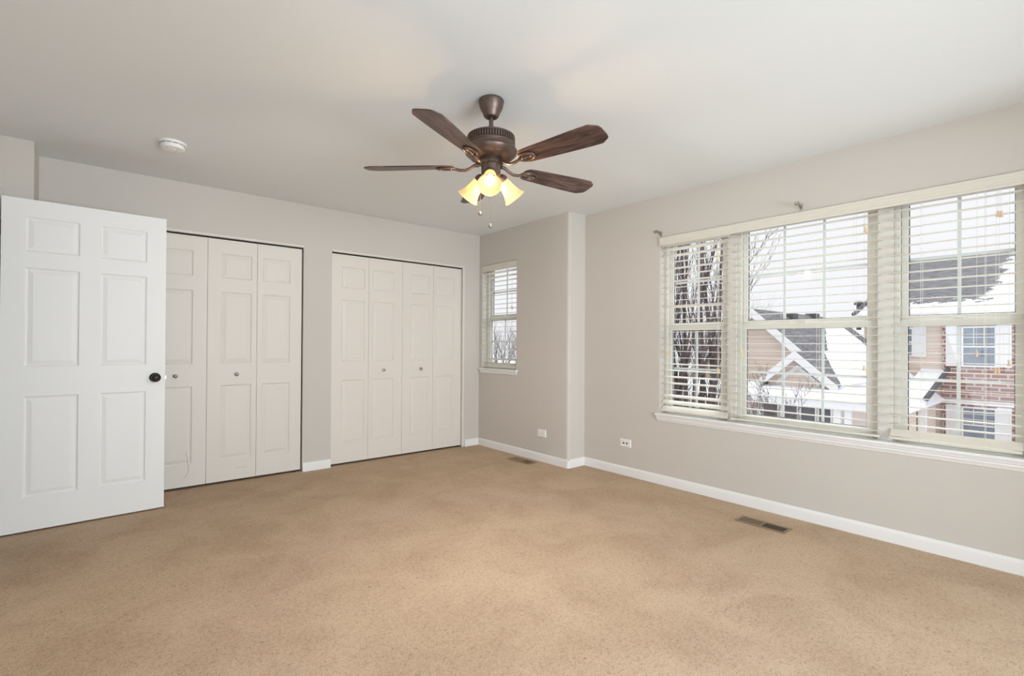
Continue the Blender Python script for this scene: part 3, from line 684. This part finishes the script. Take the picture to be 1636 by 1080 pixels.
def wall_plate(name, x, y, z, w, h, label, cat):
    r = empty(name, (x, y, z)); tag(r, label, cat)
    m = MB(); e = 0.006
    m.add([(0, -w / 2, -h / 2), (0, w / 2, -h / 2), (0, w / 2, h / 2), (0, -w / 2, h / 2), (-e, -w / 2 + e, -h / 2 + e), (-e, w / 2 - e, -h / 2 + e), (-e, w / 2 - e, h / 2 - e), (-e, -w / 2 + e, h / 2 - e)],
          [(0, 3, 2, 1), (4, 5, 6, 7), (0, 1, 5, 4), (1, 2, 6, 5), (2, 3, 7, 6), (3, 0, 4, 7)])
    p = m.build('cover_plate', M['plastic'], r); return r
r = wall_plate('wall_outlet', X1, 3.580, 0.282, 0.120, 0.075, 'white duplex electrical outlet on the wall under the small window', 'outlet')
for dy in (-0.020, 0.020):
    rc = MB().lathe([(0, -0.006), (0.0165, -0.006), (0.017, 0), ], 24, Matrix.Translation((-0.002, dy, 0)) @ Matrix.Rotation(math.radians(90), 4, 'Y')).build('receptacle', M['plastic'], r, smooth=35)
    s_ = MB().box(-0.0088, -0.0078, dy - 0.008, dy + 0.000, 0.005, 0.0068).box(-0.0088, -0.0078, dy - 0.008, dy + 0.000, -0.0068, -0.005).box(-0.0088, -0.0078, dy + 0.004, dy + 0.0085, -0.002, 0.002)
    tag(s_.build('slots', M['slot'], rc), 'dark plug slots')
r = wall_plate('cable_wall_plate', X2, 2.727, 0.289, 0.122, 0.074, 'white wall plate with two dark cable jacks left of the triple window', 'wall plate')
for dy in (-0.019, 0.017):
    tag(MB().lathe([(0, 0.006), (0.0055, 0.006), (0.0075, 0.003), (0.0075, 0)], 16, Matrix.Translation((-0.006, dy, 0)) @ Matrix.Rotation(math.radians(-90), 4, 'Y')).build('cable_jack', M['slot'], r, smooth=40), 'dark round cable jack')

def floor_vent(x, y, label):
    r = empty('floor_vent', (x, y, 0)); tag(r, label, 'floor vent', 'brown floor registers along the windows')
    w, l = 0.125, 0.315
    m = MB(); m.box(-w / 2, w / 2, -l / 2, -l / 2 + 0.018, 0, 0.006); m.box(-w / 2, w / 2, l / 2 - 0.018, l / 2, 0, 0.006); m.box(-w / 2, -w / 2 + 0.018, -l / 2 + 0.018, l / 2 - 0.018, 0, 0.006)
    m.box(w / 2 - 0.018, w / 2, -l / 2 + 0.018, l / 2 - 0.018, 0, 0.006); m.box(-w / 2 + 0.018, w / 2 - 0.018, -0.006, 0.006, 0, 0.006)
    m.build('frame', M['vent'], r, bevel=0.002)
    m = MB(); n = 26
    for i in range(n):
        y_ = -l / 2 + 0.022 + (l - 0.044) * (i + 0.5) / n
        if abs(y_) < 0.01: continue
        a = -0.55 if y_ > 0 else 0.75
        T = Matrix.Translation((0, y_, 0.003)) @ Matrix.Rotation(a, 4, 'X'); m.box(-w / 2 + 0.018, w / 2 - 0.018, -0.0008, 0.0008, -0.0028, 0.0028, T)
    m.build('louvres', M['vent'], r)
    MB().box(-w / 2 + 0.016, w / 2 - 0.016, -l / 2 + 0.016, l / 2 - 0.016, 0.0002, 0.0008).build('duct_opening', M['slot'], r)
floor_vent(3.340, 1.402, 'brown slotted floor register in the carpet under the triple window')
floor_vent(3.280, 3.722, 'brown slotted floor register in the carpet under the small window')

# ------------------------------------------------------------------ outdoors
GZ = -2.9
struct(MB().box(4.6, 90, -30, 95, GZ - 0.3, GZ).build('ground', M['snow']), 'snow covered ground outside', 'ground')

def quadslab(m, p, t, up=True):
    """thick sheet from four corner points"""
    p = [Vector(q) for q in p]; n = (p[1] - p[0]).cross(p[3] - p[0]).normalized()
    if n.z < 0: n = -n
    q = [v - n * t for v in p]
    m.add(p + q, [(0, 1, 2, 3), (7, 6, 5, 4), (0, 4, 5, 1), (1, 5, 6, 2), (2, 6, 7, 3), (3, 7, 4, 0)])
    return m
def out_window(parent, x, y0, y1, z0, z1, cols, rows_up, glass='pane_out', fr=0.06):
    """y0<y1; faces -x"""
    m = MB(); bar_frame(m, x - 0.06, x, y0 - fr, y1 + fr, z0 - fr, z1 + fr, fr, fr, fr, fr); zm = (z0 + z1) / 2
    m.box(x - 0.05, x, y0, y1, zm - 0.03, zm + 0.03)
    w_ = m.build('window', M['white_out'], parent)
    tag(MB().box(x - 0.02, x - 0.01, y0, y1, z0, z1).build('pane', M[glass], w_), 'grey blue window glass')
    g = MB()
    for k in range(1, cols): yy = y0 + (y1 - y0) * k / cols; g.box(x - 0.03, x - 0.02, yy - 0.012, yy + 0.012, zm, z1)
    for k in range(1, rows_up): zz = zm + (z1 - zm) * k / rows_up; g.box(x - 0.03, x - 0.02, y0, y1, zz - 0.012, zz + 0.012)
    if len(g.v): g.build('grille', M['white_out'], w_)
    return w_
def shutter(parent, x, y0, y1, z0, z1):
    m = MB(); bar_frame(m, x - 0.05, x, y0, y1, z0, z1, 0.06, 0.06, 0.08, 0.08); zm = (z0 + z1) / 2; m.box(x - 0.05, x, y0 + 0.06, y1 - 0.06, zm - 0.04, zm + 0.04); m.box(x - 0.03, x, y0 + 0.05, y1 - 0.05, z0 + 0.05, z1 - 0.05)
    return m.build('shutter', M['white_out'], parent)

# brick and siding house (right)
XBR = 26.0
def yb(px, py=560, x=XBR): return at(px, py, 0, x).y
def zb(px, py, x=XBR): return at(px, py, 0, x).z
hb = empty('neighbouring_house', (XBR, yb(1560), GZ)); offb = -Vector(hb.location)
tag(hb, 'brick and beige sided house with shutters and snowy grey roof seen through the right window', 'house')
def place_children(root):
    for c in root.children: c.location = c.location - Vector(root.location)
yl, yq, yr = yb(1381), yb(1506), yb(1560) - 6.5
eave_z = zb(1560, 500)
MB().box(XBR, XBR + 7, yq, yl, GZ, eave_z).build('siding_wall', M['siding'], hb)
MB().box(XBR - 0.10, XBR + 7, yr, yq, GZ, eave_z - 0.01).build('brick_wall', M['brick'], hb)
# roof
re0 = at(1366, 504, 0, XBR - 0.5); ry = re0.y
rr = at(1460, 416, 1, ry)
E0 = Vector((XBR - 0.5, ry, re0.z)); R0 = Vector((rr.x, ry, rr.z)); E1 = Vector((E0.x, yr - 1, E0.z)); R1 = Vector((R0.x, yr - 1, R0.z))
sl = (R0.z - E0.z) / max(0.1, (R0.x - E0.x))
# keep the pitch plausible: ridge of a 35 to 40 degree roof
def on_roof(px, py):
    r = _F + _R * ((px - CPX) / CF) + _U * (-(py - CPY) / CF); nrm = (R0 - E0).cross(E1 - E0); o_ = Vector((0, 0, CH)); t = nrm.dot(E0 - o_) / nrm.dot(r); return o_ + r * t
pA = on_roof(1600, 440); pB = on_roof(1520, 481)
M['roof_b'] = roof_mat('snowy_shingles_right', [(1, 1, pA.y), (2, 1, pB.z)])
quadslab(MB(), [E0, E1, R1, R0], 0.14).build('roof', M['roof_b'], hb)
bx = MB(); quadslab(bx, [R0, R1, (R1.x + 5, R1.y, R1.z - 3), (R0.x + 5, R0.y, R0.z - 3)], 0.14); bx.build('rear_roof', M['snow'], hb)
MB().box(E0.x - 0.06, E0.x, E1.y, E0.y, E0.z - 0.2, E0.z + 0.02).build('gutter', M['white_out'], hb)
tag(MB().tube([E0 + Vector((0, 0.05, 0.05)), R0 + Vector((0, 0.05, 0.05))], 0.09, 6).build('roof_edge', M['gutter'], hb), 'dark roof edge')
pc = at(1372, 496, 0, XBR + 1.0)
cp_ = MB().lathe([(0.10, -0.9), (0.10, 0.25), (0.2, 0.26), (0.2, 0.36), (0.12, 0.38), (0.12, 0.44), (0, 0.44)], 12, Matrix.Translation(pc)).build('vent_pipe', M['gutter'], hb, smooth=40)
tag(cp_, 'dark capped vent pipe')
# openings
z0u, z1u = zb(1565, 584), zb(1565, 524)
out_window(hb, XBR - 0.10, yb(1590), yb(1540), z0u, z1u, 3, 2)
shutter(hb, XBR - 0.10, yb(1536), yb(1512), z0u - 0.05, z1u + 0.1); shutter(hb, XBR - 0.10, yb(1617), yb(1593), z0u - 0.05, z1u + 0.1)
z0l, z1l = zb(1565, 706), zb(1565, 653)
out_window(hb, XBR - 0.10, yb(1590, 680), yb(1540, 680), z0l, z1l, 3, 3)
shutter(hb, XBR - 0.10, yb(1536, 680), yb(1512, 680), z0l, z1l + 0.1); shutter(hb, XBR - 0.10, yb(1617, 680), yb(1593, 680), z0l, z1l + 0.1)
out_window(hb, XBR, yb(1457), yb(1434), zb(1450, 567), zb(1450, 526), 2, 2)
shutter(hb, XBR, yb(1480), yb(1459), zb(1450, 570), zb(1450, 522))
out_window(hb, XBR, yb(1462, 665), yb(1440, 665), zb(1450, 681), zb(1450, 648), 2, 2, 'pane_dark')
MB().box(XBR - 0.13, XBR - 0.10, yr, yq, zb(1560, 652) + 0.12, zb(1560, 652) + 0.3).build('window_header', M['white_out'], hb)
# porch roof in front of the siding
py_ = yb(1515, 590); pz1 = zb(1515, 590); pn_ = at(1480, 637, 1, py_)
P0 = Vector((XBR, py_, pz1)); P1 = Vector((pn_.x, py_, pn_.z)); P2 = Vector((P1.x, 4.6, P1.z)); P3 = Vector((XBR, 4.6, pz1))
quadslab(MB(), [P1, P0, P3, P2], 0.16).build('porch_roof', M['snow'], hb)
tag(MB().tube([P0, P1], 0.10, 6).build('porch_roof_edge', M['gutter'], hb), 'dark porch roof edge')
MB().box(P1.x - 0.03, P1.x + 0.12, py_, 4.6, P1.z - 0.45, P1.z - 0.1).build('porch_beam', M['white_out'], hb)
for px in (1474, 1450):
    yy = at(px, 660, 0, P1.x + 0.1).y; MB().box(P1.x, P1.x + 0.2, yy - 0.1, yy + 0.1, GZ, P1.z - 0.4).build('porch_post', M['white_out'], hb)
place_children(hb)

# gabled house (centre)
XG, XS, XP = 17.0, 15.0, 13.6
apx = at(1209.5, 494, 0, XG); rk = at(1288, 560.6, 0, XG); sg_ = (apx.z - rk.z) / (apx.y - rk.y)
ha = empty('neighbouring_house', (XG, apx.y, GZ)); tag(ha, 'beige gabled house with snowy porch seen through the middle window', 'house')
yE, yW = apx.y - 3.3, apx.y + 3.3; zE = apx.z - 3.3 * sg_
xfar = 25.3
TX = Matrix(((0, 0, 1, 0), (1, 0, 0, 0), (0, 1, 0, 0), (0, 0, 0, 1)))      # prism (y,z) -> extrude along x
MB().prism([(yE, GZ), (yW, GZ), (yW, zE), (apx.y, apx.z - 0.1), (yE, zE)], XG, xfar, TX).build('gable_wall', M['siding'], ha)
pS = at(1322, 545, 0, 20); 
def on_plane(px, py, p0, n):
    r = _F + _R * ((px - CPX) / CF) + _U * (-(py - CPY) / CF); o_ = Vector((0, 0, CH)); return o_ + r * (n.dot(p0 - o_) / n.dot(r))
p1s = on_plane(1322, 540, apx, Vector((0, -sg_, 1))); 
pa_ = on_plane(1318, 523, apx, Vector((0, -sg_, 1))); pb2 = on_plane(1324, 572, apx, Vector((0, -sg_, 1))); mA = (pa_.x - pb2.x) / (pa_.z - pb2.z)
p2s = on_plane(1356, 530, apx, Vector((0, -sg_, 1))); p3s = on_plane(1368, 552, apx, Vector((0, -sg_, 1)))
M['roof_a'] = roof_mat('snowy_shingles_middle', [(0, -1, pa_.x - mA * pa_.z, mA)], [(0, 1, p2s.x), (2, 1, p3s.z)], 0.9)
ov = 0.35
ra = quadslab(MB(), [(XG - ov, apx.y, apx.z), (xfar, apx.y, apx.z), (xfar, yE - 0.3, zE - 0.3 * sg_), (XG - ov, yE - 0.3, zE - 0.3 * sg_)], 0.12).build('roof', M['roof_a'], ha)
quadslab(MB(), [(XG - ov, apx.y, apx.z), (xfar, apx.y, apx.z), (xfar, yW + 0.3, zE - 0.3 * sg_), (XG - ov, yW + 0.3, zE - 0.3 * sg_)], 0.12).build('rear_roof', M['snow'], ha)
def rake(xf, ay, az, hw_, sl_, dep, nm='rake_board'):
    for sgn in (-1, 1):
        m = MB(); n1 = (ay + sgn * hw_, az - hw_ * sl_)
        poly = [(ay, az), n1, (n1[0], n1[1] - dep), (ay, az - dep * 1.05)]
        if sgn > 0: poly = poly[::-1]
        m.prism(poly, xf - 0.06, xf, TX); m.build(nm, M['white_out'], ha)
rake(XG - ov, apx.y, apx.z - 0.0, 3.5, sg_, 0.28)
# roof vents on the ridge slope
for px in (1262, 1298):
    q = on_plane(px, 506, apx, Vector((0, -sg_, 1)))
    tag(MB().box(q.x - 0.25, q.x + 0.25, q.y - 0.2, q.y + 0.2, q.z - 0.1, q.z + 0.12).build('roof_vent', M['gutter'], ha, bevel=0.03), 'low dark roof vent')
# small front gable
sa = at(1275, 560.6, 0, XS); sr = at(1344, 616.7, 0, XS); ss = (sa.z - sr.z) / (sa.y - sr.y); hwS = sa.y - sr.y
MB().prism([(sa.y - hwS + 0.25, sr.z - 0.1), (sa.y + hwS - 0.25, sr.z - 0.1), (sa.y + hwS - 0.25, sr.z + 0.1), (sa.y, sa.z - 0.1), (sa.y - hwS + 0.25, sr.z + 0.1)], XS, XG + 0.01, TX).build('porch_gable', M['siding'], ha)
qa = on_plane(1318, 566, sa, Vector((0, -ss, 1))); qb = on_plane(1342, 611, sa, Vector((0, -ss, 1))); mS = (qa.x - qb.x) / (qa.z - qb.z)
M['roof_s'] = roof_mat('shingles_small_gable', [(0, -1, qa.x - mS * qa.z, mS)], (), 0.3)
quadslab(MB(), [(XS - 0.25, sa.y, sa.z), (XG + 1.2, sa.y, sa.z), (XG + 1.2, sa.y - hwS, sr.z), (XS - 0.25, sa.y - hwS, sr.z)], 0.1).build('gable_roof', M['roof_s'], ha)
quadslab(MB(), [(XS - 0.25, sa.y, sa.z), (XG + 1.2, sa.y, sa.z), (XG + 1.2, sa.y + hwS, sr.z), (XS - 0.25, sa.y + hwS, sr.z)], 0.1).build('gable_roof', M['snow'], ha)
rake(XS - 0.25, sa.y, sa.z, hwS, ss, 0.24)
m = MB(); 
for sgn in (-1, 1):
    q0 = (sa.y, sa.z - 0.38); q1 = (sa.y + sgn * (hwS - 0.5), sa.z - 0.38 - (hwS - 0.5) * ss); poly = [q0, q1, (q1[0], q1[1] - 0.12), (q0[0], q0[1] - 0.13)]
    if sgn > 0: poly = poly[::-1]
    m.prism(poly, XS - 0.05, XS, TX)
m.build('gable_moulding', M['white_out'], ha)
# snow covered porch roof and porch
za = at(1215, 633, 0, XP).z; zc_ = at(1392, 633, 0, XP).z; zp = (za + zc_) / 2
yp0 = at(1411, 633, 0, XP).y; yp1 = apx.y + 3
quadslab(MB(), [(XP - 0.2, yp0, zp), (XP - 0.2, yp1, zp), (XS + 0.5, yp1, zp + 0.16), (XS + 0.5, yp0, zp + 0.16)], 0.08).build('porch_roof', M['snow'], ha, bevel=0.03)
MB().box(XP - 0.15, XP + 0.05, yp0 + 0.1, yp1, zp - 0.24, zp - 0.08).build('porch_beam', M['white_out'], ha)
MB().box(XS + 0.3, XG - 0.9, yp0 + 0.2, yp1, GZ, zp + 0.1).build('porch_wall', M['peach_wall'], ha)
for pa, pb_ in ((1331, 1343), (1349, 1358), (1209, 1216)):
    MB().box(XP, XP + 0.14, at(pb_, 660, 0, XP).y, at(pa, 660, 0, XP).y, GZ, zp - 0.2).build('porch_post', M['white_out'], ha)
xw_ = XS + 0.3
for pa, pb_ in ((1216, 1245), (1248, 1276), (1279, 1305), (1307, 1330)):
    y_0, y_1 = at(pb_, 660, 0, xw_).y, at(pa, 660, 0, xw_).y
    m = MB(); bar_frame(m, xw_ - 0.06, xw_, y_0, y_1, GZ + 0.9, zp - 0.20, 0.03, 0.03, 0.1, 0.04)
    dd_ = m.build('patio_door', M['white_out'], ha)
    tag(MB().box(xw_ - 0.03, xw_ - 0.02, y_0 + 0.03, y_1 - 0.03, GZ + 1.0, zp - 0.24).build('pane', M['pane_dark'], dd_), 'dark patio door glass')
place_children(ha)

# ------------------------------------------------------------------ trees
def grow(rnd, trunk, twigs, p, d, length, r, level, maxl, spread=0.5, up=0.25, thick=0.014, kf=(0.36, 0.58), jit=0.10):
    n = 6 if level < 2 else 4; pts = [Vector(p)]; rs = [r]; cur = Vector(p); dv = Vector(d).normalized()
    for i in range(n):
        dv = (dv + Vector((rnd.gauss(0, jit), rnd.gauss(0, jit), rnd.gauss(0, 0.05) + up * 0.25))).normalized()
        cur = cur + dv * (length / n); pts.append(cur.copy()); rs.append(r * (1 - 0.75 * (i + 1) / n))
        if level < maxl and (i > 0 or level > 0):
            for _ in range(2 if level < 2 else (2 if rnd.random() < 0.6 else 1)):
                a = rnd.uniform(0, 2 * math.pi); u = dv.orthogonal().normalized(); w = dv.cross(u)
                nd = dv + (u * math.cos(a) + w * math.sin(a)) * rnd.uniform(spread * 0.6, spread * 1.4)
                grow(rnd, trunk, twigs, cur, nd, length * rnd.uniform(*kf), max(0.0035, rs[-1] * rnd.uniform(0.45, 0.7)), level + 1, maxl, spread, up, thick, kf, jit)
    (trunk if r > thick else twigs).tube(pts, rs, 6 if r > 0.05 else (5 if r > thick else 3), cap=False)
def tree(name, base, stems, hgt, r0, seed, maxl, lean, label, cat, group=None, mats=('bark', 'twig'), spread=0.5, up=0.25, thick=0.014, kf=(0.36, 0.58), ring=0.12, jit=0.10):
    rnd = random.Random(seed); t, w = MB(), MB()
    for k in range(stems):
        a = 2 * math.pi * k / max(1, stems) + rnd.uniform(-0.3, 0.3)
        off = Vector((math.cos(a), math.sin(a), 0)) * (ring if stems > 1 else 0)
        d = Vector((math.cos(a) * lean, math.sin(a) * lean, 1))
        grow(rnd, t, w, off + Vector((0, 0, -0.05)), d, hgt * rnd.uniform(0.85, 1.1), r0 * rnd.uniform(0.7, 1.1), 0, maxl, spread, up, thick, kf, jit)
    r = empty(name, base); tag(r, label, cat, group)
    t.build('trunk', M[mats[0]], r, smooth=60, fix=False)
    if len(w.v): w.build('twigs', M[mats[1]], r, fix=False)
    return r
tree('bare_tree', (8.2, 4.72, GZ), 11, 7.4, 0.062, 11, 3, 0.03, 'multi-stemmed bare tree close outside the left unit of the triple window', 'tree', spread=0.42, up=0.5, kf=(0.18, 0.34), ring=0.42, jit=0.06)
tree('bare_shrub', (9.6, 4.0, GZ), 9, 2.7, 0.02, 21, 3, 0.10, 'bare twiggy shrub in front of the snowy porch', 'shrub', mats=('twig', 'twig'), spread=0.5, up=0.2, kf=(0.2, 0.36))
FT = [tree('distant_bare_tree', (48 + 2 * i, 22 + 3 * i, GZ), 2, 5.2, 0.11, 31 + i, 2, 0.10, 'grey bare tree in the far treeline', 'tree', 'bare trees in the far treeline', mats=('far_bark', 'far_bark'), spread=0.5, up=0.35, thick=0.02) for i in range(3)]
rnd = random.Random(4)
for i in range(26):
    c = copy_tree(FT[i % 3]); s_ = rnd.uniform(0.75, 1.15)
    if i < 14: c.location = (rnd.uniform(36, 52), 40 + 16 * (i / 14) + rnd.uniform(-1.0, 1.0), GZ)
    else: c.location = (rnd.uniform(34, 50), 16 + 16 * ((i - 14) / 12) + rnd.uniform(-0.8, 0.8), GZ)
    c.scale = (s_, s_, s_); c.rotation_euler = (0, 0, rnd.uniform(0, 6.28))
